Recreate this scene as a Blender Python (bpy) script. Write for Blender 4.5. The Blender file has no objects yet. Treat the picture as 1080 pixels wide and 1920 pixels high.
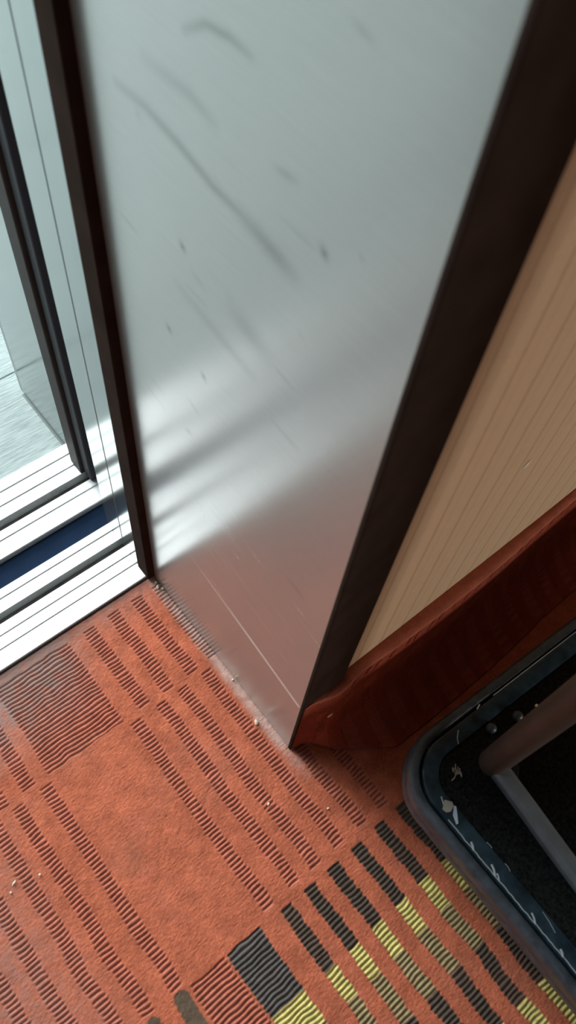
import bpy, bmesh, math, random
import numpy as np
from mathutils import Vector, Matrix
random.seed(7); rng = np.random.default_rng(7)
S = bpy.context.scene
COL = S.collection
PI = math.pi

# ------------------------------------------------------------------ helpers
class MB:
    flat = False
    def __init__(s): s.bm = bmesh.new()
    def box(s, x0, x1, y0, y1, z0, z1, bev=0.0, seg=3):
        s.flat = True; t = bmesh.new()
        bmesh.ops.create_cube(t, size=1)
        for v in t.verts:
            v.co = Vector(((x0+x1)/2+v.co.x*(x1-x0), (y0+y1)/2+v.co.y*(y1-y0), (z0+z1)/2+v.co.z*(z1-z0)))
        if bev: bmesh.ops.bevel(t, geom=t.edges[:], offset=bev, segments=seg, affect='EDGES', profile=.5)
        s.merge(t); return s
    def merge(s, t, M=None):
        if M is not None: bmesh.ops.transform(t, matrix=M, verts=t.verts)
        vm = {v: s.bm.verts.new(v.co) for v in t.verts}
        for f in t.faces:
            try: s.bm.faces.new([vm[v] for v in f.verts])
            except ValueError: pass
        t.free()
    def lathe(s, prof, c=(0, 0, 0), n=32, axis='Z'):
        rows = []
        for r, h in prof:
            row = []
            for k in range(n):
                a = 2*PI*k/n
                p = (r*math.cos(a), r*math.sin(a), h)
                if axis == 'X': p = (h, p[0], p[1])
                if axis == 'Y': p = (p[1], h, p[0])
                row.append(s.bm.verts.new((c[0]+p[0], c[1]+p[1], c[2]+p[2])))
            rows.append(row)
        for a, b in zip(rows, rows[1:]):
            for k in range(n):
                s.bm.faces.new((a[k], a[(k+1) % n], b[(k+1) % n], b[k]))
        s.bm.faces.new(rows[0][::-1]); s.bm.faces.new(rows[-1])
        return s
    def tube(s, pts, rx, rz=None, n=20, power=2.0, up=Vector((0, 0, 1))):
        """sweep a (super)ellipse along a polyline"""
        rz = rz or rx
        pts = [Vector(p) for p in pts]; rows = []
        for i, p in enumerate(pts):
            d = (pts[min(i+1, len(pts)-1)]-pts[max(i-1, 0)]).normalized()
            u = up if abs(d.dot(up)) < .95 else Vector((0, 1, 0))
            side = d.cross(u).normalized(); v = side.cross(d).normalized()
            row = []
            for k in range(n):
                a = 2*PI*k/n; c, q = math.cos(a), math.sin(a)
                e = 2/power
                row.append(s.bm.verts.new(p+side*(rx*math.copysign(abs(c)**e, c))+v*(rz*math.copysign(abs(q)**e, q))))
            rows.append(row)
        for a, b in zip(rows, rows[1:]):
            for k in range(n): s.bm.faces.new((a[k], a[(k+1) % n], b[(k+1) % n], b[k]))
        s.bm.faces.new(rows[0][::-1]); s.bm.faces.new(rows[-1])
        return s
    def extrude_profile(s, prof, x0, x1, closed=True):
        """profile of (y,z) swept along x"""
        a = [s.bm.verts.new((x0, y, z)) for y, z in prof]; b = [s.bm.verts.new((x1, y, z)) for y, z in prof]
        n = len(prof)
        for k in range(n if closed else n-1): s.bm.faces.new((a[k], b[k], b[(k+1) % n], a[(k+1) % n]))
        if closed: s.bm.faces.new(a[::-1]); s.bm.faces.new(b)
        return s
    def build(s, name, mat, parent=None, smooth=True):
        bmesh.ops.recalc_face_normals(s.bm, faces=s.bm.faces[:])
        me = bpy.data.meshes.new(name); s.bm.to_mesh(me); s.bm.free()
        return link(name, me, mat, parent, smooth and not s.flat)

def link(name, me, mat, parent=None, smooth=True):
    o = bpy.data.objects.new(name, me); COL.objects.link(o)
    if mat: me.materials.append(mat)
    if smooth:
        me.polygons.foreach_set('use_smooth', [True]*len(me.polygons))
        try: me.set_sharp_from_angle(angle=math.radians(35))
        except Exception: pass
    if parent:
        o.parent = parent; o.matrix_parent_inverse = parent.matrix_world.inverted()
    return o

def tag(o, label=None, cat=None, group=None, kind=None):
    if label: o['label'] = label
    if cat: o['category'] = cat
    if group: o['group'] = group
    if kind: o['kind'] = kind
    return o
def empty(name, loc):
    o = bpy.data.objects.new(name, None); COL.objects.link(o); o.location = loc
    o.empty_display_size = .1; o.matrix_world = Matrix.Translation(loc); return o
def struct(o, label, cat): return tag(o, label, cat, kind='structure')

# ------------------------------------------------------------------ materials
def new_mat(name):
    m = bpy.data.materials.new(name); m.use_nodes = True
    nt = m.node_tree; b = nt.nodes['Principled BSDF']
    return m, nt, b
def N(nt, t, **kw):
    n = nt.nodes.new(t)
    for k, v in kw.items():
        if k in n.inputs: n.inputs[k].default_value = v
        else: setattr(n, k, v)
    return n
def coord(nt, scale=(1, 1, 1)):
    c = N(nt, 'ShaderNodeTexCoord'); m = N(nt, 'ShaderNodeMapping'); m.inputs['Scale'].default_value = scale
    nt.links.new(c.outputs['Object'], m.inputs['Vector']); return m.outputs['Vector']
def noise(nt, vec, scale, detail=4, rough=.55):
    n = N(nt, 'ShaderNodeTexNoise'); n.inputs['Scale'].default_value = scale
    n.inputs['Detail'].default_value = detail; n.inputs['Roughness'].default_value = rough
    nt.links.new(vec, n.inputs['Vector']); return n.outputs['Fac']
def ramp(nt, fac, stops):
    r = N(nt, 'ShaderNodeValToRGB'); e = r.color_ramp.elements
    while len(e) < len(stops): e.new(.5)
    for el, (p, c) in zip(e, stops): el.position = p; el.color = (*c, 1) if len(c) == 3 else c
    nt.links.new(fac, r.inputs['Fac']); return r.outputs['Color']
def mixc(nt, fac, a, b, mode='MIX'):
    m = N(nt, 'ShaderNodeMix', data_type='RGBA', blend_type=mode)
    for sock, v in ((m.inputs['Factor'], fac), (m.inputs['A'], a), (m.inputs['B'], b)):
        pass
    fi, ai, bi = m.inputs[0], m.inputs[6], m.inputs[7]
    for sock, v in ((fi, fac), (ai, a), (bi, b)):
        if isinstance(v, bpy.types.NodeSocket): nt.links.new(v, sock)
        elif isinstance(v, (int, float)): sock.default_value = v
        else: sock.default_value = (*v, 1)
    return m.outputs[2]
def math_(nt, op, a, b=None, c=None, clamp=False):
    m = N(nt, 'ShaderNodeMath', operation=op); m.use_clamp = clamp
    for i, v in enumerate((a, b, c)):
        if v is None: continue
        if isinstance(v, bpy.types.NodeSocket): nt.links.new(v, m.inputs[i])
        else: m.inputs[i].default_value = v
    return m.outputs[0]
def bump(nt, b, h, strength=.3, dist=.001):
    n = N(nt, 'ShaderNodeBump'); n.inputs['Strength'].default_value = strength; n.inputs['Distance'].default_value = dist
    nt.links.new(h, n.inputs['Height']); nt.links.new(n.outputs['Normal'], b.inputs['Normal'])
def attr(nt, name):
    a = N(nt, 'ShaderNodeAttribute', attribute_name=name); return a.outputs['Fac']
def simple(name, col, rough=.5, metal=0.0, spec=.5, nscale=0, namt=.15, bscale=0, bstr=.2, bdist=.001):
    m, nt, b = new_mat(name)
    b.inputs['Base Color'].default_value = (*col, 1); b.inputs['Roughness'].default_value = rough
    b.inputs['Metallic'].default_value = metal; b.inputs['Specular IOR Level'].default_value = spec
    if nscale:
        f = noise(nt, coord(nt), nscale)
        c = ramp(nt, f, [(.3, tuple(x*(1-namt) for x in col)), (.7, tuple(min(1, x*(1+namt)) for x in col))])
        nt.links.new(c, b.inputs['Base Color'])
    if bscale: bump(nt, b, noise(nt, coord(nt), bscale), bstr, bdist)
    return m

# carpet
m, nt, b = new_mat('carpet_wool'); MAT_CARPET = m
ca = N(nt, 'ShaderNodeVertexColor', layer_name='pattern')
v = coord(nt)
c = mixc(nt, .55, ca.outputs['Color'], ramp(nt, noise(nt, v, 55, 5, .65), [(.3, (.62, .6, .58)), (.7, (1.25, 1.25, 1.25))]), 'MULTIPLY')
c = mixc(nt, .5, c, ramp(nt, noise(nt, v, 900, 2, .6), [(.3, (.6, .58, .56)), (.72, (1.3, 1.3, 1.3))]), 'MULTIPLY')
dust = ramp(nt, noise(nt, v, 11, 4, .6), [(.52, (0, 0, 0)), (.8, (.35, .35, .35))])
c = mixc(nt, dust, c, (.30, .15, .11))
gr = math_(nt, 'MULTIPLY', attr(nt, 'grime'), 1.0)
c = mixc(nt, gr, c, (.33, .215, .185))
nt.links.new(c, b.inputs['Base Color'])
b.inputs['Roughness'].default_value = .95; b.inputs['Specular IOR Level'].default_value = .12
b.inputs['Sheen Weight'].default_value = .25; b.inputs['Sheen Roughness'].default_value = .5
b.inputs['Sheen Tint'].default_value = (1, .55, .42, 1)
bump(nt, b, noise(nt, v, 1100, 3, .7), .55, .0012)

# satin steel of the reveal panel
def steel(name, base, rough, diff, brush=(1, 4, 220), battr=False, bstr=.02):
    m, nt, b = new_mat(name)
    v = coord(nt, brush)
    f = noise(nt, v, 6, 4, .6)
    f2 = noise(nt, coord(nt), 9, 4, .6)
    col = mixc(nt, .5, base, ramp(nt, f, [(.3, tuple(x*.9 for x in base)), (.7, tuple(min(1, x*1.06) for x in base))]))
    rr = math_(nt, 'ADD', math_(nt, 'MULTIPLY', f2, .07), rough-.035)
    if battr:
        col = mixc(nt, attr(nt, 'smudge'), col, (.20, .205, .20))
        col = mixc(nt, attr(nt, 'pale_streak'), col, (.92, .88, .82))
        rr = math_(nt, 'ADD', rr, math_(nt, 'MULTIPLY', attr(nt, 'pale_streak'), .25))
        pass
    nt.links.new(col, b.inputs['Base Color']); nt.links.new(rr, b.inputs['Roughness'])
    b.inputs['Metallic'].default_value = 1-diff
    if battr: nt.links.new(math_(nt, 'MULTIPLY_ADD', attr(nt, 'pale_streak'), -.9*(1-diff), 1-diff), b.inputs['Metallic'])
    b.inputs['Specular IOR Level'].default_value = .5
    bump(nt, b, f, bstr, .0005)
    return m
MAT_PANEL = steel('satin_steel', (.52, .525, .505), .24, .48, (1, 3, 160), True)
MAT_DOOR = steel('door_steel', (.335, .36, .35), .17, .15, (1, 60, 2))
MAT_SILL = steel('sill_aluminium', (.78, .80, .795), .42, .35, (2, 120, 1), bstr=.05)
MAT_BRONZE = simple('dark_bronze', (.040, .0265, .021), .9, 0, .02, nscale=30, namt=.2)
MAT_VOID = simple('hoistway_dark', (.03, .031, .04), .7)
MAT_NAVY = simple('navy_gap_tone', (.008, .021, .050), .75, 0, .08, nscale=25)  # sky-lit dark of the deep gap put into a navy colour
MAT_LEAF = simple('landing_door_edge', (.042, .034, .031), .6, .0, .15, nscale=40)
MAT_SLOT = simple('slot_dark_grey', (.085, .08, .075), .8, nscale=60, namt=.5)  # mottled dark grey for the guide slot bottoms
MAT_DARKWALL = simple('dark_car_walls', (.10, .062, .042), .5, nscale=6, namt=.3)  # dark finish given to the unseen car walls to cut bounced light
MAT_WHITE = simple('white_paint', (.7, .7, .68), .6)
MAT_CEIL = simple('car_ceiling', (.18, .17, .16), .6)
MAT_PLASTER = simple('landing_plaster', (.40, .43, .43), .8, nscale=4, namt=.04)

# sill dirt variation
nt = MAT_SILL.node_tree; b = nt.nodes['Principled BSDF']
src = b.inputs['Base Color'].links[0].from_socket
dirt = ramp(nt, noise(nt, coord(nt), 120, 5, .7), [(.5, (0, 0, 0)), (.72, (.55, .55, .55))])
dirt = mixc(nt, ramp(nt, noise(nt, coord(nt), 14, 3, .6), [(.42, (0, 0, 0)), (.7, (1, 1, 1))]), (0, 0, 0), dirt)
nt.links.new(mixc(nt, dirt, src, (.17, .17, .155)), b.inputs['Base Color'])

# wallpaper
m, nt, b = new_mat('striped_wallpaper'); MAT_PAPER = m
sp = N(nt, 'ShaderNodeSeparateXYZ'); tc = N(nt, 'ShaderNodeTexCoord'); nt.links.new(tc.outputs['Object'], sp.inputs[0])
X = sp.outputs[0]
wob = math_(nt, 'MULTIPLY', noise(nt, coord(nt, (1, 1, 3)), 8, 2), .002)
ph = math_(nt, 'FRACT', math_(nt, 'DIVIDE', math_(nt, 'ADD', math_(nt, 'SUBTRACT', X, .0025), wob), .0335))
line = ramp(nt, ph, [(.0, (0, 0, 0)), (.12, (.0, .0, .0)), (.20, (1, 1, 1)), (.30, (.0, .0, .0)), (.55, (.1, .1, .1)), (.60, (.3, .3, .3)), (.66, (.0, .0, .0)), (1, (0, 0, 0))])
fine = math_(nt, 'SINE', math_(nt, 'MULTIPLY', X, 2*PI/.0021))
c = mixc(nt, line, (.70, .50, .325), (.50, .335, .20))
c = mixc(nt, math_(nt, 'MULTIPLY_ADD', fine, .18, .18), c, (.66, .49, .32))
c = mixc(nt, .25, c, ramp(nt, noise(nt, coord(nt, (60, 60, 900)), 1, 3), [(.3, (.75, .75, .75)), (.7, (1.2, 1.2, 1.2))]), 'MULTIPLY')
nt.links.new(c, b.inputs['Base Color']); b.inputs['Roughness'].default_value = .75; b.inputs['Specular IOR Level'].default_value = .25
bump(nt, b, math_(nt, 'ADD', math_(nt, 'MULTIPLY', fine, .4), noise(nt, coord(nt, (80, 80, 1200)), 1, 2)), .35, .0006)

# granite of the landing floor: fine lines along x
m, nt, b = new_mat('landing_granite'); MAT_GRANITE = m
f = noise(nt, coord(nt, (14, 160, 1)), 2.0, 5, .65)
f2 = noise(nt, coord(nt), 7, 3)
c = ramp(nt, f, [(.32, (.24, .305, .30)), (.5, (.37, .435, .425)), (.68, (.48, .545, .53))])
c = mixc(nt, .3, c, ramp(nt, f2, [(.3, (.8, .84, .85)), (.7, (1.1, 1.1, 1.08))]), 'MULTIPLY')
nt.links.new(c, b.inputs['Base Color'])
b.inputs['Roughness'].default_value = .6; b.inputs['Specular IOR Level'].default_value = .3
bump(nt, b, f, .6, .0015)
MAT_GROUT = simple('grout', (.2, .24, .225), .9)

# cart materials
MAT_RIM = simple('black_rim_blue_sheen', (.020, .040, .055), .22, 0, .6, nscale=60, namt=.5)  # bluish reflection on the black rim mixed into its base colour
MAT_RUBBER = simple('worn_rubber_blue_sheen', (.042, .056, .070), .40, 0, .5, nscale=90, namt=.4, bscale=140, bstr=.15)  # black lifted towards blue-grey, painting in the bumper's reflected highlight
MAT_MAT = simple('black_deck_carpet', (.010, .0115, .0115), .97, 0, .1, nscale=300, namt=.8, bscale=600, bstr=.8, bdist=.002)
MAT_POST = simple('bronze_tube', (.095, .075, .066), .5, .2, .4, nscale=25)
MAT_RAIL = simple('steel_blue_rail', (.27, .325, .37), .27, .5, .5, nscale=40)
MAT_WORN = simple('worn_bare_edge', (.42, .47, .50), .5, .3)
MAT_GREYPATCH = simple('patch_grey', (.30, .29, .26), .5)
MAT_BLUESLIVER = simple('sliver_pale_blue', (.42, .52, .62), .3)
MAT_CASTER = simple('caster_steel', (.4, .4, .4), .4, .9)
MAT_CRUMB = simple('crumb', (.88, .80, .62), .9, nscale=300)
MAT_LINT = simple('lint', (.36, .32, .28), 1.0)

# ------------------------------------------------------------------ carpet floor with woven ribs
P = .0052
RED = np.array((.54, .148, .078)); RIB = np.array((.56, .172, .110))
DARK = np.array((.098, .078, .062)); DARKB = np.array((.125, .115, .106)); YEL = np.array((.76, .66, .225)); TAN = np.array((.38, .30, .155))
BROWN = np.array((.135, .095, .066))
def carpet_rects():
    R = []   # x0,x1,y0,y1,colour,ribbed
    w = .0078
    for cx in (-.0035, -.0365, -.0725, -.108, -.2675, -.303, -.338, -.373, -.408, -.443, -.478): R.append((cx-w, cx+w, .1465, .2765, RIB, 1))
    R.append((-.242, -.1395, .1475, .276, RIB, 1))
    for cx in (.0465, .0118, -.0235, -.0587, -.0905, -.1285, -.2515, -.2885, -.3195, -.355, -.39, -.425, -.46, -.495): R.append((cx-w*.9, cx+w*.9, -.1255, .1385, RIB, 1))
    for k, cx in enumerate((.134, .0985, .0635, .0285, -.008, -.0435, -.078, -.1135)):
        R += [(cx-w, cx+w, -.2125, -.135, DARK, 1), (cx-w, cx+w, -.2485, -.2125, YEL, 1), (cx-w, cx+w, -.30, -.2485, TAN, 1),
              (cx-w, cx+w, -.3665, -.30, DARK, 1), (cx-w, cx+w, -.42, -.3665, YEL, 1)]
    R += [(-.1905, -.1475, -.2085, -.132, DARKB, 1), (-.1905, -.1475, -.245, -.2085, YEL, 1), (-.1905, -.1475, -.30, -.245, TAN, 1)]
    R.append((-.2385, -.1935, -.30, -.131, RIB, 1))
    for cx, y1 in ((-.2515, -.1265), (-.2885, -.1275), (-.323, -.127), (-.36, -.127), (-.396, -.127), (-.431, -.127), (-.467, -.127)):
        R.append((cx-.0085, cx+.0085, -.24, y1, BROWN, 0))
    return R
def carpet_floor():
    x0, x1, y0, y1 = -.62, .33, -.60, .2885
    dx, dy = .0015, .00068
    nx, ny = int((x1-x0)/dx)+1, int((y1-y0)/dy)+1
    xs = np.linspace(x0, x1, nx); ys = np.linspace(y0, y1, ny)
    Xg, Yg = np.meshgrid(xs, ys)
    def sm(n, s):   # smooth noise, bilinear
        g = rng.random((int(ny*dy/s)+3, int(nx*dx/s)+3))
        u = (Xg-x0)/s; w = (Yg-y0)/s
        i = u.astype(int); j = w.astype(int); fu = u-i; fw = w-j
        fu = fu*fu*(3-2*fu); fw = fw*fw*(3-2*fw)
        return (g[j, i]*(1-fu)+g[j, i+1]*fu)*(1-fw)+(g[j+1, i]*(1-fu)+g[j+1, i+1]*fu)*fw
    jx = (sm(0, .0035)-.5)*.0024; jy = (sm(0, .012)-.5)*.0022
    Xj = Xg+jx+(sm(0, .05)-.5)*.004; Yj = Yg+jy
    Z = .0003*(sm(0, .005)-.5)+.0007*(sm(0, .0016)-.5)+.0006*(sm(0, .03)-.5)
    C = np.broadcast_to(RED, Xg.shape+(3,)).copy()
    tone = (sm(0, .03)-.5)*.22+(sm(0, .009)-.5)*.16+(rng.random(Xg.shape)-.5)*.34
    C *= (1+tone)[..., None]
    rowph = np.floor(Xg/.0085)
    s = .0011
    for a, b_, c, d, colr, rib in carpet_rects():
        mx = np.clip((Xj-a)/s+.5, 0, 1)*np.clip((b_-Xj)/s+.5, 0, 1)
        rr = s if rib else .007
        my = np.clip((Yj-c)/s+.5, 0, 1)*np.clip((d-Yj)/s+.5, 0, 1)
        if not rib:     # rounded tuft end
            cx = (a+b_)/2; hw = (b_-a)/2
            dd = np.maximum(Yj-(d-hw), 0)
            mx = np.clip((hw-np.hypot(Xj-cx, dd))/s+.5, 0, 1)
        k = mx*my
        if rib:
            ph = Yj/P+(sm(0, .05)-.5)*.5
            if b_-a > .03: ph = ph+np.where(np.mod(np.floor((Xg-a)/.021), 2) > 0, .5, 0)*0
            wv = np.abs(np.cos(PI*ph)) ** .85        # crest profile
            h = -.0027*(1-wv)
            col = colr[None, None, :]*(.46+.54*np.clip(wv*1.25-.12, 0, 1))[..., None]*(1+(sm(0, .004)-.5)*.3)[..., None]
        else:
            h = np.full_like(Xg, -.0004); col = colr[None, None, :]*(1+tone)[..., None]
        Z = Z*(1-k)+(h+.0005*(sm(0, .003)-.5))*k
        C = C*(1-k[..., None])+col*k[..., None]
    # wear: dust near the panel foot and along the sill
    dpan = np.clip(1-(np.abs(Xg+.001))/.012, 0, 1)*(Yg > -.06)*np.clip((Yg+.06)/.08, 0, 1)
    dsill = np.clip(1-(.2885-Yg)/.055, 0, 1)**1.5
    wide = np.clip((-.12-Xg)/.06, 0, 1)*np.clip((Yg-.17)/.07, 0, 1)*.75
    left = np.clip((-.29-Xg)/.08, 0, 1)*.35
    G = np.clip((.45*dsill+wide+left)*(.45+1.0*sm(0, .006)), 0, .95)
    pale = np.clip(1-np.abs(Xg+.003)/.0115, 0, 1)*np.clip((Yg+.05)/.07, 0, 1)*(.55+.9*sm(0, .007))
    pale = np.clip(pale+.35*np.clip(1-(.2885-Yg)/.02, 0, 1)*sm(0, .005), 0, .8)[..., None]
    C = C*(1-pale)+np.array((.66, .47, .41))*pale*(.55+.45*np.clip(C[..., :1]/.5, 0, 1))
    Z[(Xg < .001) & (Xg > -.0045) & (Yg > -.0)] += .0008
    verts = np.stack([Xg, Yg, Z-.0008], -1).reshape(-1, 3)
    idx = np.arange(nx*ny).reshape(ny, nx)
    F = np.stack([idx[:-1, :-1], idx[:-1, 1:], idx[1:, 1:], idx[1:, :-1]], -1).reshape(-1, 4)
    # plain carpet of the rest of the car floor
    ex = [(-1.6, -1.7, x0, y1), (x1, -1.7, 1.05, .03), (x0, -1.7, x1, y0)]
    ev, ef = [], []
    for (ax, ay, bx, by) in ex:
        k = nx*ny+len(ev); ev += [(ax, ay, -.001), (bx, ay, -.001), (bx, by, -.001), (ax, by, -.001)]; ef.append((k, k+1, k+2, k+3))
    verts = np.concatenate([verts, np.array(ev)]); F = np.concatenate([F, np.array(ef)])
    me = bpy.data.meshes.new('floor')
    me.vertices.add(len(verts)); me.vertices.foreach_set('co', verts.astype(np.float32).ravel())
    me.loops.add(len(F)*4); me.loops.foreach_set('vertex_index', F.astype(np.int32).ravel())
    me.polygons.add(len(F)); me.polygons.foreach_set('loop_start', (np.arange(len(F))*4).astype(np.int32))
    me.update(calc_edges=True)
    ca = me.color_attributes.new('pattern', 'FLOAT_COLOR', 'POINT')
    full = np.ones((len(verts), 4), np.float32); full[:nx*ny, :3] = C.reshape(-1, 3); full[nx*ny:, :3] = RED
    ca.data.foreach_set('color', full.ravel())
    ga = me.attributes.new('grime', 'FLOAT', 'POINT')
    g = np.zeros(len(verts), np.float32); g[:nx*ny] = G.ravel(); ga.data.foreach_set('value', g)
    me.polygons.foreach_set('use_smooth', np.ones(len(F), bool))
    o = bpy.data.objects.new('floor', me); COL.objects.link(o); me.materials.append(MAT_CARPET)
    return o
struct(carpet_floor(), 'rust orange carpet with ribbed stripes and grey and yellow bars', 'floor')

# ------------------------------------------------------------------ reveal panel (satin steel), left one opposite
W = 0.95      # door width
DOORH = 2.1
Y1 = .283    # depth of the reveal
def segdist(Yg, Zg, pts):
    d = np.full(Yg.shape, 9.); tt = np.zeros(Yg.shape)
    L = len(pts)-1
    for i, ((ay, az), (by, bz)) in enumerate(zip(pts, pts[1:])):
        vy, vz = by-ay, bz-az; t = np.clip(((Yg-ay)*vy+(Zg-az)*vz)/(vy*vy+vz*vz), 0, 1)
        q = np.hypot(Yg-ay-t*vy, Zg-az-t*vz); k = q < d
        d = np.where(k, q, d); tt = np.where(k, (i+t)/L, tt)
    return d, tt
def reveal_panel():
    ys = np.linspace(0, Y1, 220)
    zs = np.concatenate([np.linspace(0.001, 1.15, 900), np.linspace(1.2, DOORH, 8)])
    Yg, Zg = np.meshgrid(ys, zs)
    ny, nz = len(ys), len(zs)
    # a slightly oil-canned sheet
    Xg = .0004*np.sin(Zg*7+1)*np.sin(Yg*11)
    Xg[:, 0] = 0; Xg[:, -1] = 0
    v = np.stack([Xg, Yg, Zg], -1).reshape(-1, 3); idx = np.arange(ny*nz).reshape(nz, ny)
    F = np.stack([idx[:-1, :-1], idx[1:, :-1], idx[1:, 1:], idx[:-1, 1:]], -1).reshape(-1, 4).tolist()
    n = len(v)
    vb = v[[idx[0, 0], idx[0, -1], idx[-1, -1], idx[-1, 0]]].copy(); vb[:, 0] = .02
    v = np.concatenate([v, vb])
    F += [(n, n+1, n+2, n+3), tuple(idx[0, :].tolist())+(n+1, n), tuple(idx[-1, ::-1].tolist())+(n+3, n+2), tuple(idx[::-1, 0].tolist())+(n, n+3), tuple(idx[:, -1].tolist())+(n+2, n+1)]
    me = bpy.data.meshes.new('wall_reveal'); me.from_pydata(v.tolist(), [], F)
    sm_ = np.zeros(len(v), np.float32); sc = np.zeros(len(v), np.float32)
    S_ = np.zeros(Yg.shape)
    def add(pts, wd, amt):
        nonlocal S_
        d, t = segdist(Yg, Zg, pts)
        S_ = np.maximum(S_, amt*np.exp(-(d/wd)**2)*(.35+.65*np.sin(PI*np.clip(t*.9+.05, 0, 1))))
    add([(.241, .7195), (.2129, .7213), (.182, .7177), (.1512, .7114), (.126, .7105), (.097, .7067)], .0036, .5)
    add([(.128, .7105), (.100, .7065), (.085, .7045)], .006, .5)
    add([(.1735, .782), (.157, .7927), (.1395, .7956), (.1245, .795)], .0025, .55)
    add([(.21, .75), (.17, .752), (.15, .748)], .004, .3)
    add([(.13, .635), (.10, .63)], .009, .35)
    add([(.19, .61), (.13, .60), (.11, .598)], .005, .25)
    for p in ((.1837, .6493), (.2055, .5575), (.0662, .7347), (.164, .546)): add([p, (p[0]-.003, p[1]-.004)], .0025, .8)
    for k in range(26):
        p = (rng.uniform(.02, .26), rng.uniform(.4, 1.0)); add([p, (p[0]-rng.uniform(.002, .03), p[1]+rng.uniform(-.006, .004))], rng.uniform(.001, .003), rng.uniform(.1, .35))
    D_, t = segdist(Yg, Zg, [(.2, .2100), (.10, .187), (.0045, .1645)])  # pale slanting line across the lower sheet
    SC = np.exp(-(D_/.0034)**4)*np.clip(t*1.7, 0, 1)*.95
    for k in range(34):   # carpet-stripe reflections painted as fine pale streaks on the sheet
        y = rng.uniform(.02, .2); z = rng.uniform(.2, .42)-.3*(.2-y)*.3; ln = rng.uniform(.015, .06)
        d, t = segdist(Yg, Zg, [(y, z), (y-ln, z-ln*.23)])
        SC = np.maximum(SC, np.exp(-(d/.0011)**2)*np.sin(PI*np.clip(t, .02, .98))*rng.uniform(.05, .17))
    S_[S_ < 2e-3] = 0; SC[SC < 2e-3] = 0
    sm_[:n] = S_.ravel(); sc[:n] = SC.ravel()
    a = me.attributes.new('smudge', 'FLOAT', 'POINT'); a.data.foreach_set('value', sm_)
    a = me.attributes.new('pale_streak', 'FLOAT', 'POINT'); a.data.foreach_set('value', sc)
    me.update()
    return link('wall_reveal', me, MAT_PANEL)
struct(reveal_panel(), 'scuffed satin stainless steel panel lining the side of the doorway', 'wall panel')
struct(MB().box(-W-.02, -W, 0, Y1, .001, DOORH).build('wall_reveal_opposite', MAT_PANEL), 'satin steel panel on the far side of the doorway', 'wall panel')
# posts and door trims
struct(MB().box(-.0012, .0545, -.005, -.0002, .001, DOORH, .0012).build('trim_1', MAT_BRONZE), 'dark brown upright trim between steel panel and striped wallpaper', 'trim')
struct(MB().box(-W-.0545, -W+.0012, -.005, -.0002, .001, DOORH, .0012).build('trim_3', MAT_BRONZE), 'dark brown upright trim on the far side of the doorway', 'trim')
struct(MB().box(-.0098, .045, Y1+.0005, .3085, .0045, DOORH, .0012).build('trim_2', MAT_BRONZE), 'dark brown upright trim between steel panel and car door edge', 'trim')
struct(MB().box(-W-.045, -W+.0098, Y1+.0005, .3085, .0045, DOORH, .0012).build('trim_4', MAT_BRONZE), 'dark brown upright trim at the far car door', 'trim')

# ------------------------------------------------------------------ car door edges and landing doors
d1 = empty('door_1', (-.007, .345, .006)); struct(d1, 'pale steel edges of the open car door with a seam', 'door')
MB().box(-.0078, .05, .3105, .3442, .006, DOORH, .0004).build('door_leaf', MAT_DOOR, d1)
MB().box(-.0070, .05, .3467, .3868, .006, DOORH, .0004).build('door_leaf', MAT_DOOR, d1)
MB().box(-.0077, .045, .34425, .34665, .006, DOORH).build('seam_shade_strip', MAT_VOID, d1)  # dark strip standing in for the shaded gap between the leaves
d3 = empty('door_3', (-W, .345, .006)); struct(d3, 'pale steel edges of the car door on the far side', 'door')
MB().box(-W-.05, -W+.0078, .3105, .3450, .006, DOORH, .0011).build('door_leaf', MAT_DOOR, d3)
MB().box(-W-.05, -W+.0070, .3464, .3868, .006, DOORH, .0014).build('door_leaf', MAT_DOOR, d3)
d2 = empty('door_2', (.007, .49, .006)); struct(d2, 'dark edge of the open landing door beside the steel jamb', 'door')
MB().box(.0068, .05, .4745, .5030, .0065, DOORH, .002).build('door_leaf', MAT_LEAF, d2)
MB().box(.012, .05, .4560, .4740, .0065, DOORH, .002).build('leaf_return', MAT_VOID, d2)
struct(MB().box(.051, .06, .388, .515, -.2, DOORH).build('wall_shaft', MAT_VOID), 'dark lift shaft wall seen in the slit beside the doors', 'wall')
struct(MB().box(-W-.06, -W-.0, .388, .515, -.2, DOORH).build('wall_shaft_opposite', MAT_VOID), 'dark lift shaft wall on the far side', 'wall')
struct(MB().box(.015, .05, .5155, .6485, .0005, DOORH, .001).build('trim_5', MAT_DOOR), 'pale steel jamb of the landing doorway reflecting floor tiles', 'door jamb')
MB().box(.0122, .0149, .5358, .6490, .0001, .0011).build('sealant', MAT_GROUT, bpy.data.objects['trim_5'])
struct(MB().box(-W-.05, -W-.015, .5155, .6485, .0005, DOORH, .001).build('trim_6', MAT_DOOR), 'pale steel jamb on the far side of the landing doorway', 'door jamb')

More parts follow.
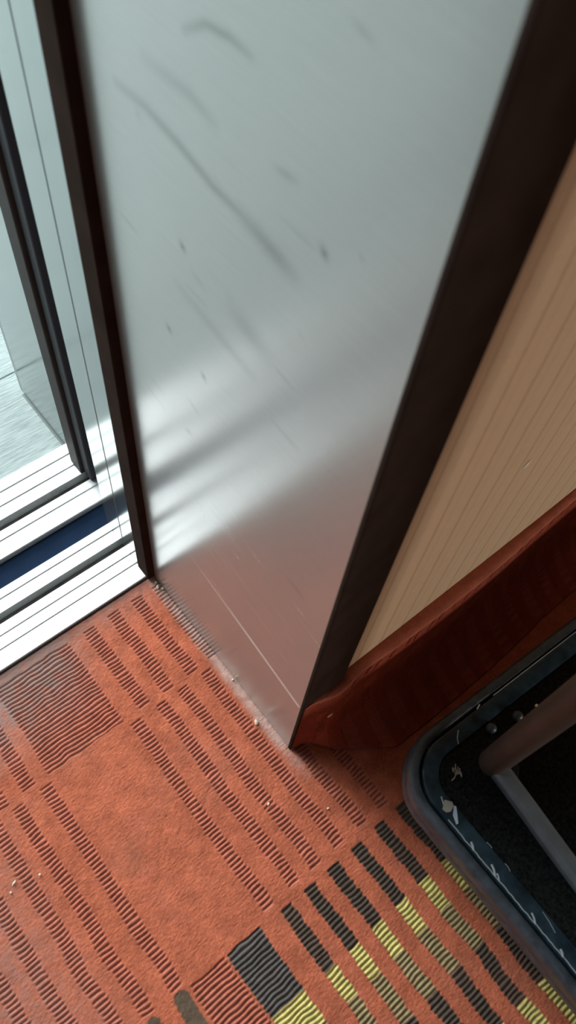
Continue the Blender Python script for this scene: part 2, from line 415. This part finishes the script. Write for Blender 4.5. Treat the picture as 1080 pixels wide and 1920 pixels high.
# ------------------------------------------------------------------ thresholds
def threshold(name, y0, y1, lines, slot, label):
    """aluminium extrusion swept along x: flat lands, fine grooves and one deep guide slot"""
    prof = [(y0, -.03), (y0, .0035), (y0+.0012, .0046)]
    cuts = [(l-.0024, l+.0024, .0020) for l in lines]+[(slot[0], slot[1], .028)]
    for a, c, dep in sorted(cuts):
        prof += [(a-.0007, .0050), (a, .0043), (a, .005-dep), (c, .005-dep), (c, .0043), (c+.0007, .0050)]
    prof += [(y1-.0012, .0048), (y1, .0036), (y1, -.03)]
    o = MB().extrude_profile(prof, -W-.04, .0505).build(name, MAT_SILL, smooth=False)
    MB().box(-W-.04, .0505, slot[0]+.0002, slot[1]-.0002, -.0225, -.011).build('guide_slot', MAT_SLOT, o)  # dark grey filler in the lower part of the slot
    tag(o, label, 'threshold', kind='thing'); return o
threshold('threshold', .2895, .3876, (.3118, .3279, .3725), (.3443, .3567), 'grooved aluminium door threshold bordering the orange carpet')
threshold('threshold', .4236, .5345, (.4465, .4936, .5138), (.4622, .4760), 'grooved aluminium threshold at the landing, beyond the navy gap')
tag(MB().box(-W-.04, .0505, .3880, .4232, -.05, -.0045, .001).build('gap_fill', MAT_NAVY), 'navy fill standing in for the sky-lit gap between the two aluminium thresholds', 'gap fill', kind='thing')  # flat sheet added across the open gap, its dark tone painted
# dark edging strip where carpet meets the threshold
struct(MB().box(-W, -.001, .2884, .2896, -.004, .0018).build('trim_7', MAT_VOID), 'thin dark joint between carpet and threshold', 'trim')

# ------------------------------------------------------------------ landing
m = MB()
ty = [.5352, .6935, 1.14, 1.59, 2.04, 2.49, 2.94, 3.4]; tx = [-4.55, -4.1, -3.65, -3.2, -2.75, -2.3, -1.85, -1.4, -.95, -.5, .46, .91, 1.36]
g = .0013
for a, c in zip(tx, tx[1:]):
    for d, e in zip(ty, ty[1:]): m.box(a+g, c-g, d+(g if d > .6 else 0), e-g, -.02, 0.0, .0006, 1)
struct(m.build('floor_landing', MAT_GRANITE, smooth=False), 'pale grey-green stone tiles of the landing', 'floor')
struct(MB().box(-4.55, 1.36, .5352, 3.4, -.03, -.0012).build('floor_landing_base', MAT_GROUT), 'grout bed under the landing tiles', 'floor')
struct(MB().box(.016, 1.36, .6487, .66, 0, 2.75).box(-4.55, -W-.016, .6487, .66, 0, 2.75).box(-W-.016, .016, .6487, .66, DOORH, 2.75).build('wall_landing', MAT_PLASTER), 'plastered landing wall around the doorway', 'wall')
mw = MB()
mw.box(-4.6, -4.55, .65, 3.4, 0, 2.75).box(1.36, 1.41, .65, 3.4, 0, 2.75)
mw.box(-4.6, 1.41, 3.4, 3.45, 0, .6).box(-4.6, 1.41, 3.4, 3.45, 2.5, 2.75).box(-4.6, -1.4, 3.4, 3.45, .6, 2.5).box(.5, 1.41, 3.4, 3.45, .6, 2.5)
struct(mw.build('wall_landing_far', MAT_PLASTER), 'plastered landing walls with a wide window opening', 'wall')
mf = MB()
for xx in (-1.4, -.47, .46): mf.box(xx, xx+.04, 3.39, 3.45, .6, 2.5)
mf.box(-1.4, .5, 3.39, 3.45, .6, .64).box(-1.4, .5, 3.39, 3.45, 2.46, 2.5)
struct(mf.build('window_1', MAT_WHITE), 'white frame of the landing window', 'window')
struct(MB().box(-4.6, 1.41, .53, 3.45, 2.75, 2.8).build('ceiling_landing', MAT_PLASTER), 'white landing ceiling', 'ceiling')

# ------------------------------------------------------------------ car shell
mw = MB()
mw.box(.0205, 1.05, 0, .02, .0, 2.35).box(-1.6, -W-.0205, 0, .02, 0, 2.35)
mw.box(-W-.0205, .0205, 0, .02, DOORH, 2.35)
wf = struct(mw.build('wall_front', MAT_PAPER), 'beige wall papered with fine vertical stripes', 'wall')
MB().lathe([(.0006, -.0004), (.0016, -.0003), (.0014, .0), (.0003, .0001)], (0, 0, 0), 8, 'Y').build('torn_fleck', MAT_CRUMB, wf)
fl = [o for o in COL.objects if o.name == 'torn_fleck'][0]
fl.scale = (2.0, 1, 3.6); fl.location = (.2198, -.0003, .433); fl.rotation_euler = (0, math.radians(24), 0); tag(fl, 'small pale torn fleck in the wallpaper')
struct(MB().box(-W-.02, .02, .0205, .54, DOORH, DOORH+.03).build('ceiling_reveal', MAT_BRONZE), 'soffit over the doorway', 'ceiling')
struct(MB().box(1.05, 1.08, -1.7, .02, 0, 2.35).build('wall_right', MAT_DARKWALL), 'right wall of the car, unseen and made dark to cut bounced light', 'wall')
struct(MB().box(-1.63, -1.6, -1.7, .02, 0, 2.35).build('wall_left', MAT_DARKWALL), 'left wall of the car, unseen and made dark to cut bounced light', 'wall')
struct(MB().box(-1.63, 1.08, -1.73, -1.7, 0, 2.35).build('wall_back', MAT_DARKWALL), 'back wall of the car, unseen and made dark to cut bounced light', 'wall')
struct(MB().box(-1.63, 1.08, -1.73, .02, 2.35, 2.4).build('ceiling', MAT_CEIL), 'grey ceiling of the car', 'ceiling')

# carpeted skirting, standing slightly off the wall
def skirting():
    tops = [(.001, -.006, .1765), (.012, -.0062, .1765), (.033, -.0062, .171), (.049, -.0062, .1735), (.0555, -.0062, .180), (.075, -.003, .180), (.12, -.006, .180), (.18, -.0075, .180), (.25, -.0078, .180), (.31, -.006, .181), (.365, -.003, .182), (.43, -.0008, .186), (.5, -.0008, .186), (1.045, -.0008, .186)]
    xs = np.concatenate([np.arange(.001, .56, .0012), np.linspace(.57, 1.045, 12)])
    ty_ = np.interp(xs, [t[0] for t in tops], [t[1] for t in tops]); tz = np.interp(xs, [t[0] for t in tops], [t[2] for t in tops])
    k = np.ones(9)/9
    tz[:400] = np.convolve(np.pad(tz[:400], 4, 'edge'), k, 'valid'); ty_[:400] = np.convolve(np.pad(ty_[:400], 4, 'edge'), k, 'valid')
    prof = [(.0, -.012), (.0, 0.0)]                                    # (dy from back, dz from top)
    n_face = 60
    face = []
    V, idx = [], []
    C, ncol = [], 0
    rows = []
    for xi, (x, y, z) in enumerate(zip(xs, ty_, tz)):
        pts = [(-.0004, z-.012), (-.0004, z-.001), (min(y-.001, -.0012), z), (y-.0055, z-.0004), (y-.0078, z-.0018), (y-.0086, z-.0048)]
        for q in np.linspace(.007, z-.004, 64):
            out = .0088+.002*min(1, q/.08)
            if z-q < .085:
                u = (.085-(z-q))/.085; out += .095*min(1, max(0, (x-.012)/.09))*(1-math.sqrt(max(0, 1-u*u)))
            pts.append((y-out, z-q))
        kx = min(1, max(.02, (x-.002)/.045)); kx = kx*kx*(3-2*kx)
        pts = pts[:2]+[(y+(a_-y)*kx, b_) for a_, b_ in pts[2:]]
        rows.append([(x, a, b_) for a, b_ in pts])
    A = np.array(rows)          # nx, np, 3
    NX, NP = A.shape[:2]
    q = (tz[:, None]-A[:, :, 2]); Xx = A[:, :, 0]
    facew = np.zeros((NX, NP)); facew[:, 6:] = 1
    # woven stripes turned up the wall, plus slanting creases at the top
    rib = np.zeros((NX, NP)); cre = np.zeros((NX, NP))
    wob = .0012*np.sin(Xx*310)+.0008*np.sin(Xx*177+q*60)
    for cx in np.arange(.03, .56, .0348):
        m_ = np.clip((.0078-np.abs(Xx+wob-cx))/.0012+.5, 0, 1)*(q > .055)
        rib = np.maximum(rib, m_)
    r2 = random.Random(3)
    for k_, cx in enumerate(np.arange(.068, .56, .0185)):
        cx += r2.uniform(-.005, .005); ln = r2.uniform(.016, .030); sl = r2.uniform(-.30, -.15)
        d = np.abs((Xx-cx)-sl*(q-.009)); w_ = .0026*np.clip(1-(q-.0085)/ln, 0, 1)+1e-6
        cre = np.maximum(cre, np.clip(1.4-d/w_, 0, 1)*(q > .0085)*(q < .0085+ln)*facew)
    A[:, :, 1] += facew*(rib*.0018*(1-np.abs(np.cos(PI*q/P)))+cre*.0045)+facew*.0006*rng.random((NX, NP))
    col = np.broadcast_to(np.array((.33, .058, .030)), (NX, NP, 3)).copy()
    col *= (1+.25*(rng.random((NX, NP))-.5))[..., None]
    col[:, :6] = np.array((.50, .15, .095))  # top edge painted lighter, as though lit from above
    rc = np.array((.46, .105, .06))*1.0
    wv = (.5+.5*np.abs(np.cos(PI*q/P)))[..., None]
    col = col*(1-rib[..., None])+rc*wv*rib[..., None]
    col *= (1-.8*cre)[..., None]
    ii = np.arange(NX*NP).reshape(NX, NP)
    F = np.stack([ii[:-1, :-1], ii[1:, :-1], ii[1:, 1:], ii[:-1, 1:]], -1).reshape(-1, 4).tolist()
    me = bpy.data.meshes.new('baseboard_front'); v = A.reshape(-1, 3)
    nb = len(v)
    # back face so that the strip is a closed solid
    v = np.concatenate([v, np.array([(xs[0], 0-.0055, 0.0), (xs[-1], -.0003, 0.0)])])
    F += [tuple(ii[0, ::-1].tolist())+(nb,), tuple(ii[-1, :].tolist())+(nb+1,)]
    me.from_pydata(v.tolist(), [], F)
    ca = me.color_attributes.new('pattern', 'FLOAT_COLOR', 'POINT')
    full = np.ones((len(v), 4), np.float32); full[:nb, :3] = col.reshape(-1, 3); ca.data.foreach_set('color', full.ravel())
    ga = me.attributes.new('grime', 'FLOAT', 'POINT'); ga.data.foreach_set('value', np.zeros(len(v), np.float32))
    o = link('baseboard_front', me, MAT_CARPET); return o
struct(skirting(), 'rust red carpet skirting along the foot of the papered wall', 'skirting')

# ------------------------------------------------------------------ luggage cart
ZD = .160
cart = empty('luggage_cart', (.32, -.56, 0))
tag(cart, 'black luggage cart with rounded bumper corner standing on the carpet', 'cart')
def outline(inset, n=14):
    """plan of the deck: straight long sides, gently bowed ends, rounded corners"""
    x0, x1, ya, yb = .0305+inset, .62-inset, -.0975-inset, -1.05+inset
    r = max(.062-inset, .02)
    def bow(x): return -.018*((x-.30)/.30)**2*0-.000*x
    P_ = []
    for cx, cy, a0 in ((x0+r, ya-r, PI), (x1-r, ya-r, PI/2), (x1-r, yb+r, 0), (x0+r, yb+r, -PI/2)):
        for k in range(n+1):
            a = a0-(PI/2)*k/n
            P_.append((cx+r*math.cos(a), cy+r*math.sin(a)))
    # tilt of the near end (it runs slightly out of square)
    return [(x, y-(.055*(x-.10) if y > -.4 and x > .10 else 0)) for x, y in P_]
def loop_solid(name, sections, mat, cap_top=True, cap_bot=True):
    bm = bmesh.new(); rows = [[bm.verts.new((x, y, z)) for x, y in outline(i)] for i, z in sections]
    for a, b_ in zip(rows, rows[1:]):
        for k in range(len(a)): bm.faces.new((a[k], a[(k+1) % len(a)], b_[(k+1) % len(a)], b_[k]))
    if cap_bot and cap_top: bm.faces.new(rows[0][::-1]); bm.faces.new(rows[-1])
    else:
        a, b_ = rows[-1], rows[0]
        for k in range(len(a)): bm.faces.new((a[k], a[(k+1) % len(a)], b_[(k+1) % len(a)], b_[k]))
    w = MB(); w.bm.free(); w.bm = bm
    return w.build(name, mat, cart)
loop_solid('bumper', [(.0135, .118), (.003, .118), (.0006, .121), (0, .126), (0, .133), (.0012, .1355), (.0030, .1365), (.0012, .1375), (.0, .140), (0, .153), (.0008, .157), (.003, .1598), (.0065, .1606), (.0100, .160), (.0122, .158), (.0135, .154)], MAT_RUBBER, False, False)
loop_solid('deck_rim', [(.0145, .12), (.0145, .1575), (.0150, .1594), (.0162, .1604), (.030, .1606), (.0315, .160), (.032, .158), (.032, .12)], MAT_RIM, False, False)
# deck mat with pile
def deck_mat():
    bm = bmesh.new()
    a = [bm.verts.new((x, y, .122)) for x, y in outline(.0322)]; b_ = [bm.verts.new((x, y, .1575)) for x, y in outline(.0322)]
    c_ = [bm.verts.new((x, y, .159)) for x, y in outline(.0345)]
    for p, q in ((a, b_), (b_, c_)):
        for k in range(len(p)): bm.faces.new((p[k], p[(k+1) % len(p)], q[(k+1) % len(p)], q[k]))
    bm.faces.new(a[::-1]); bm.faces.new(c_)
    w = MB(); w.bm.free(); w.bm = bm
    return w.build('deck_mat', MAT_MAT, cart)
deck_mat()
# worn bright line along the outer lip of the rim
def worn_edge():
    r = random.Random(5); m = MB()
    y = -.1760; pts = []
    while y > -.44:
        pts.append((.0466+r.uniform(-.0003, .0005), y, .1605)); y -= .004
    m.tube(pts, .0006, .0005, 6)
    for yy, ln, s in ((-.212, .007, 1), (-.242, .010, 1), (-.247, .006, .7), (-.295, .009, .8), (-.33, .006, 1)):
        m.tube([(.0466, yy, .1606), (.0472+ln*.25, yy+ln*.5, .1609), (.0474+ln*.4, yy+ln, .1607)], .0011*s, .0005, 6)
    for (xa, ya_, xb, yb_) in ((.0622, -.215, .0625, -.222), (.0625, -.240, .0615, -.248), (.0600, -.292, .0560, -.312)):
        m.tube([(xa, ya_, .1604), ((xa+xb)/2+.0006, (ya_+yb_)/2, .1606), (xb, yb_, .1604)], .00035, .0003, 6)
    return tag(m.build('worn_edge', MAT_WORN, cart), 'chipped bare line along the rim edge')
worn_edge()
def upper_line():
    r = random.Random(6); m = MB()
    m.tube([(x, -.1117-.055*(x-.10)-.0001, .1606) for x in np.linspace(.175, .50, 30)], .0004, .0004, 6)
    m.tube([(.150, -.1155, .1607), (.156, -.1135, .1607)], .0007, .0004, 6)
    m.tube([(.108, -.1295, .1607), (.111, -.1245, .1609), (.118, -.119, .1607)], .0006, .0004, 6)
    return tag(m.build('worn_edge', MAT_WORN, cart), 'fine bright line along the rim near the wall')
upper_line()
# small grey and pale blue marks on the rim
def patch(name, poly, mat, label):
    bm = bmesh.new(); a = [bm.verts.new((x, y, .1605)) for x, y in poly]; b_ = [bm.verts.new((x, y, .1613)) for x, y in poly]
    bm.faces.new(a[::-1]); bm.faces.new(b_)
    for k in range(len(a)): bm.faces.new((a[k], a[(k+1) % len(a)], b_[(k+1) % len(a)], b_[k]))
    w = MB(); w.bm.free(); w.bm = bm
    return tag(w.build(name, mat, cart, smooth=False), label)
patch('rim_patch', [(.0490, -.1655), (.0570, -.1600), (.0618, -.1665), (.0600, -.1705), (.0540, -.1722), (.0500, -.1700)], MAT_GREYPATCH, 'grey patch on the rim corner')
patch('rim_sliver', [(.0608, -.1702), (.0620, -.1720), (.0575, -.1780), (.0520, -.1850), (.0500, -.1842), (.0535, -.1760)], MAT_BLUESLIVER, 'pale blue sliver on the rim corner')
patch('rim_sliver', [(.0562, -.1555), (.0572, -.1560), (.0530, -.1640), (.0522, -.1635)], MAT_WORN, 'thin pale sliver on the rim corner')
# posts with flanges and bolts
PX = [(.119, -.1646), (.531, -.187), (.119, -.985), (.531, -.985)]
HP = 1.38
for i, (px, py) in enumerate(PX):
    pts = [(px, py, ZD-.002+t) for t in np.linspace(0, HP, 12)]
    ex = 1 if px < .3 else -1
    R_ = .2
    for k in range(1, 11):
        a = PI/2*k/10
        pts.append((px+ex*(R_-R_*math.cos(a)), py, ZD+HP+R_*math.sin(a)))
    pts.append((.326, py, ZD+HP+R_))
    po = MB().tube(pts, .0143, .0143, 28).build('post', MAT_POST, cart)
    MB().lathe([(.0145, .1588), (.030, .1588), (.0305, .1600), (.0305, .1618), (.029, .1630), (.0185, .1640), (.0175, .168), (.0146, .1695), (.0144, .1695)], (px, py, 0), 36).build('flange', MAT_MAT, po)
    if i == 0:
        for bx, by in ((.1800, -.1480), (.1476, -.1395)):
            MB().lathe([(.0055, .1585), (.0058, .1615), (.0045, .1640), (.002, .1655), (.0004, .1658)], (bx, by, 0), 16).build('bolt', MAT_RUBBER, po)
# top bar joining the two hoops
MB().tube([(.326, -.1646, ZD+HP+.2), (.326, -.58, ZD+HP+.2), (.326, -.985, ZD+HP+.2)], .0143, .0143, 24).build('top_bar', MAT_POST, cart)
# low side rails
def catmull(P_, n=10):
    P_ = [Vector(p) for p in P_]; Q = [P_[0]*2-P_[1]]+P_+[P_[-1]*2-P_[-2]]; out = []
    for i in range(1, len(Q)-2):
        for k in range(n):
            t = k/n; a, b_, c_, d_ = Q[i-1:i+3]
            out.append(.5*((2*b_)+(c_-a)*t+(2*a-5*b_+4*c_-d_)*t*t+(3*b_-a-3*c_+d_)*t**3))
    return out+[P_[-1]]
MB().tube(catmull([(.1175, -.172, .1735), (.1130, -.215, .1735), (.1045, -.295, .1735), (.098, -.40, .1735), (.098, -.75, .1735), (.117, -.980, .1735)]), .0098, .0100, 24, 3.2).build('side_rail', MAT_RAIL, cart)
MB().tube(catmull([(.533, -.195, .1735), (.545, -.32, .1735), (.552, -.45, .1735), (.552, -.75, .1735), (.533, -.980, .1735)]), .0098, .0100, 24, 3.2).build('side_rail', MAT_RAIL, cart)
# casters below the deck
cast0 = None
for i, (cx, cy) in enumerate(((.10, -.19), (.55, -.20), (.10, -.97), (.55, -.97))):
    def moved(o, d):
        c_ = o.copy(); COL.objects.link(c_); c_.parent = cart if d else o.parent; return c_
    f = MB().box(cx-.03, cx+.03, cy-.03, cy+.03, .112, .1195, .002).box(cx-.022, cx-.018, cy-.018, cy+.018, .035, .1125).box(cx+.018, cx+.022, cy-.018, cy+.018, .035, .1125).build('caster', MAT_CASTER, cart)
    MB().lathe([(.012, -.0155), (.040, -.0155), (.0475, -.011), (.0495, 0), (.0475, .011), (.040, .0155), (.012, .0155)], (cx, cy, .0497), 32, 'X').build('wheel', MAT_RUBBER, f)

# ------------------------------------------------------------------ small litter
def crumb(name, x, y, z, sx, sy, sz, rot, label, cat, mat=MAT_CRUMB, seed=0):
    r = random.Random(seed); bm = bmesh.new(); bmesh.ops.create_icosphere(bm, subdivisions=2, radius=1)
    for v in bm.verts:
        k = 1+r.uniform(-.22, .22); v.co = Vector((v.co.x*sx*k, v.co.y*sy*k, v.co.z*sz*k))
    w = MB(); w.bm.free(); w.bm = bm
    o = w.build(name, mat); o.location = (x, y, z); o.rotation_euler = (0, 0, math.radians(rot))
    tag(o, label, cat, 'pale litter on the carpet', kind='thing'); return o
crumb('crumb', -.0128, .0470, .0020, .0036, .0022, .0018, 60, 'largest yellowish crumb lying at the foot of the steel panel', 'crumb', seed=1)
crumb('crumb', -.0036, .2757, .0016, .0020, .0016, .0016, 10, 'pale crumb closest to the threshold corner of the steel panel', 'crumb', seed=2)
crumb('crumb', -.0052, .2690, .0018, .0028, .0018, .0018, 50, 'largest of the three pale crumbs by the brown door trim', 'crumb', seed=3)
crumb('crumb', -.0018, .2632, .0014, .0022, .0014, .0014, 120, 'pale crumb touching the steel panel near the brown door trim', 'crumb', seed=4)
crumb('crumb', -.0030, .1075, .0013, .0016, .0013, .0013, 0, 'tiny white crumb at mid length of the steel panel foot', 'crumb', seed=5)
crumb('crumb', -.0604, -.0377, .0012, .0018, .0013, .0012, 30, 'white crumb on a carpet stripe in front of the panel corner', 'crumb', seed=6)
crumb('crumb', -.0080, -.0851, .0011, .0015, .0012, .0011, 0, 'small white crumb between panel corner and cart bumper', 'crumb', seed=7)
crumb('paper_scrap', -.3318, .0704, .0009, .0034, .0010, .0008, 25, 'longest white paper scrap on the carpet at the picture left edge', 'scrap', seed=8)
crumb('crumb', -.3053, .0604, .0011, .0016, .0012, .0011, 0, 'white crumb just right of the long paper scrap', 'crumb', seed=9)
crumb('crumb', -.3390, .0640, .0009, .0013, .0011, .0009, 0, 'white speck just below the long paper scrap', 'crumb', seed=10)
crumb('paper_flake', .0335, -.0182, .1165, .0036, .0007, .0050, -8, 'pale flake stuck to the carpet skirting beside the dark trim', 'flake', seed=11)
crumb('crumb', .2040, -.1525, .1618, .0018, .0015, .0016, 0, 'white crumb on the cart deck behind the post', 'crumb', seed=13)
def lint():
    r = random.Random(9); m = MB()
    c0 = Vector((.0860, -.1506, .1608))
    for k in range(13):
        a = r.uniform(-.5, .5)+(0.9 if k < 9 else r.uniform(0, 6)); l = r.uniform(.003, .007)
        p = c0+Vector((r.uniform(-.006, .006)*.6, r.uniform(-.006, .006), 0)); d = Vector((math.cos(a), math.sin(a), 0))
        m.tube([p, p+d*l*.5+Vector((r.uniform(-.001, .001), r.uniform(-.001, .001), .0012)), p+d*l], .00055, .0005, 6)
    o = m.build('lint_tuft', MAT_LINT)
    tag(o, 'grey tuft of lint lying on the black cart deck corner', 'lint', kind='thing')
lint()

# ------------------------------------------------------------------ lights
def area(name, loc, rot, sx, sy, power, col):
    l = bpy.data.lights.new(name, 'AREA'); l.shape = 'RECTANGLE'; l.size = sx; l.size_y = sy; l.energy = power; l.color = col
    o = bpy.data.objects.new(name, l); COL.objects.link(o); o.location = loc; o.rotation_euler = rot; return o
area('landing_ceiling_light', (-.45, 1.75, 2.74), (0, 0, 0), 1.1, 1.7, 52, (.93, .98, 1.0))
area('window_daylight', (-.45, 3.55, 1.55), (math.radians(-90), 0, 0), 1.8, 1.9, 165, (.90, .97, 1.0))
area('car_ceiling_light', (-.75, -.9, 2.34), (0, 0, 0), .5, .5, .4, (1.0, .90, .80))
area('car_wall_fill', (.76, -1.68, .42), (math.radians(90), 0, 0), .52, .3, 9.5, (1.0, .93, .83))  # added fill without a real fixture, lifts the wallpaper above the cart
w = bpy.data.worlds.new('World'); S.world = w; w.use_nodes = True
w.node_tree.nodes['Background'].inputs[0].default_value = (.8, .92, 1, 1); w.node_tree.nodes['Background'].inputs[1].default_value = .8

# ------------------------------------------------------------------ camera
cam = bpy.data.cameras.new('camera'); co = bpy.data.objects.new('camera', cam); COL.objects.link(co); S.camera = co
Rm = ((0.7749257, -0.6271799, 0.0783295), (-0.5169775, -0.7002500, -0.4923253), (0.3636268, 0.3410210, -0.8668796))
F_PX = 1526.108
M3 = Matrix((Rm[0], tuple(-a for a in Rm[1]), tuple(-a for a in Rm[2]))).transposed()
co.matrix_world = Matrix.Translation((-0.212697, -0.137911, 1.000000)) @ M3.to_4x4()
cam.sensor_fit = 'VERTICAL'; cam.sensor_height = 36.0; cam.sensor_width = 20.25
cam.lens = F_PX/1920*36.0
cam.clip_start = .01
cam.dof.use_dof = True; cam.dof.focus_distance = 1.08; cam.dof.aperture_fstop = 7.5

S.view_settings.view_transform = 'Standard'; S.view_settings.look = 'None'
S.view_settings.gamma = 1.0; S.view_settings.exposure = 0.27
try: S.view_settings.use_curve_mapping = False
except Exception: pass
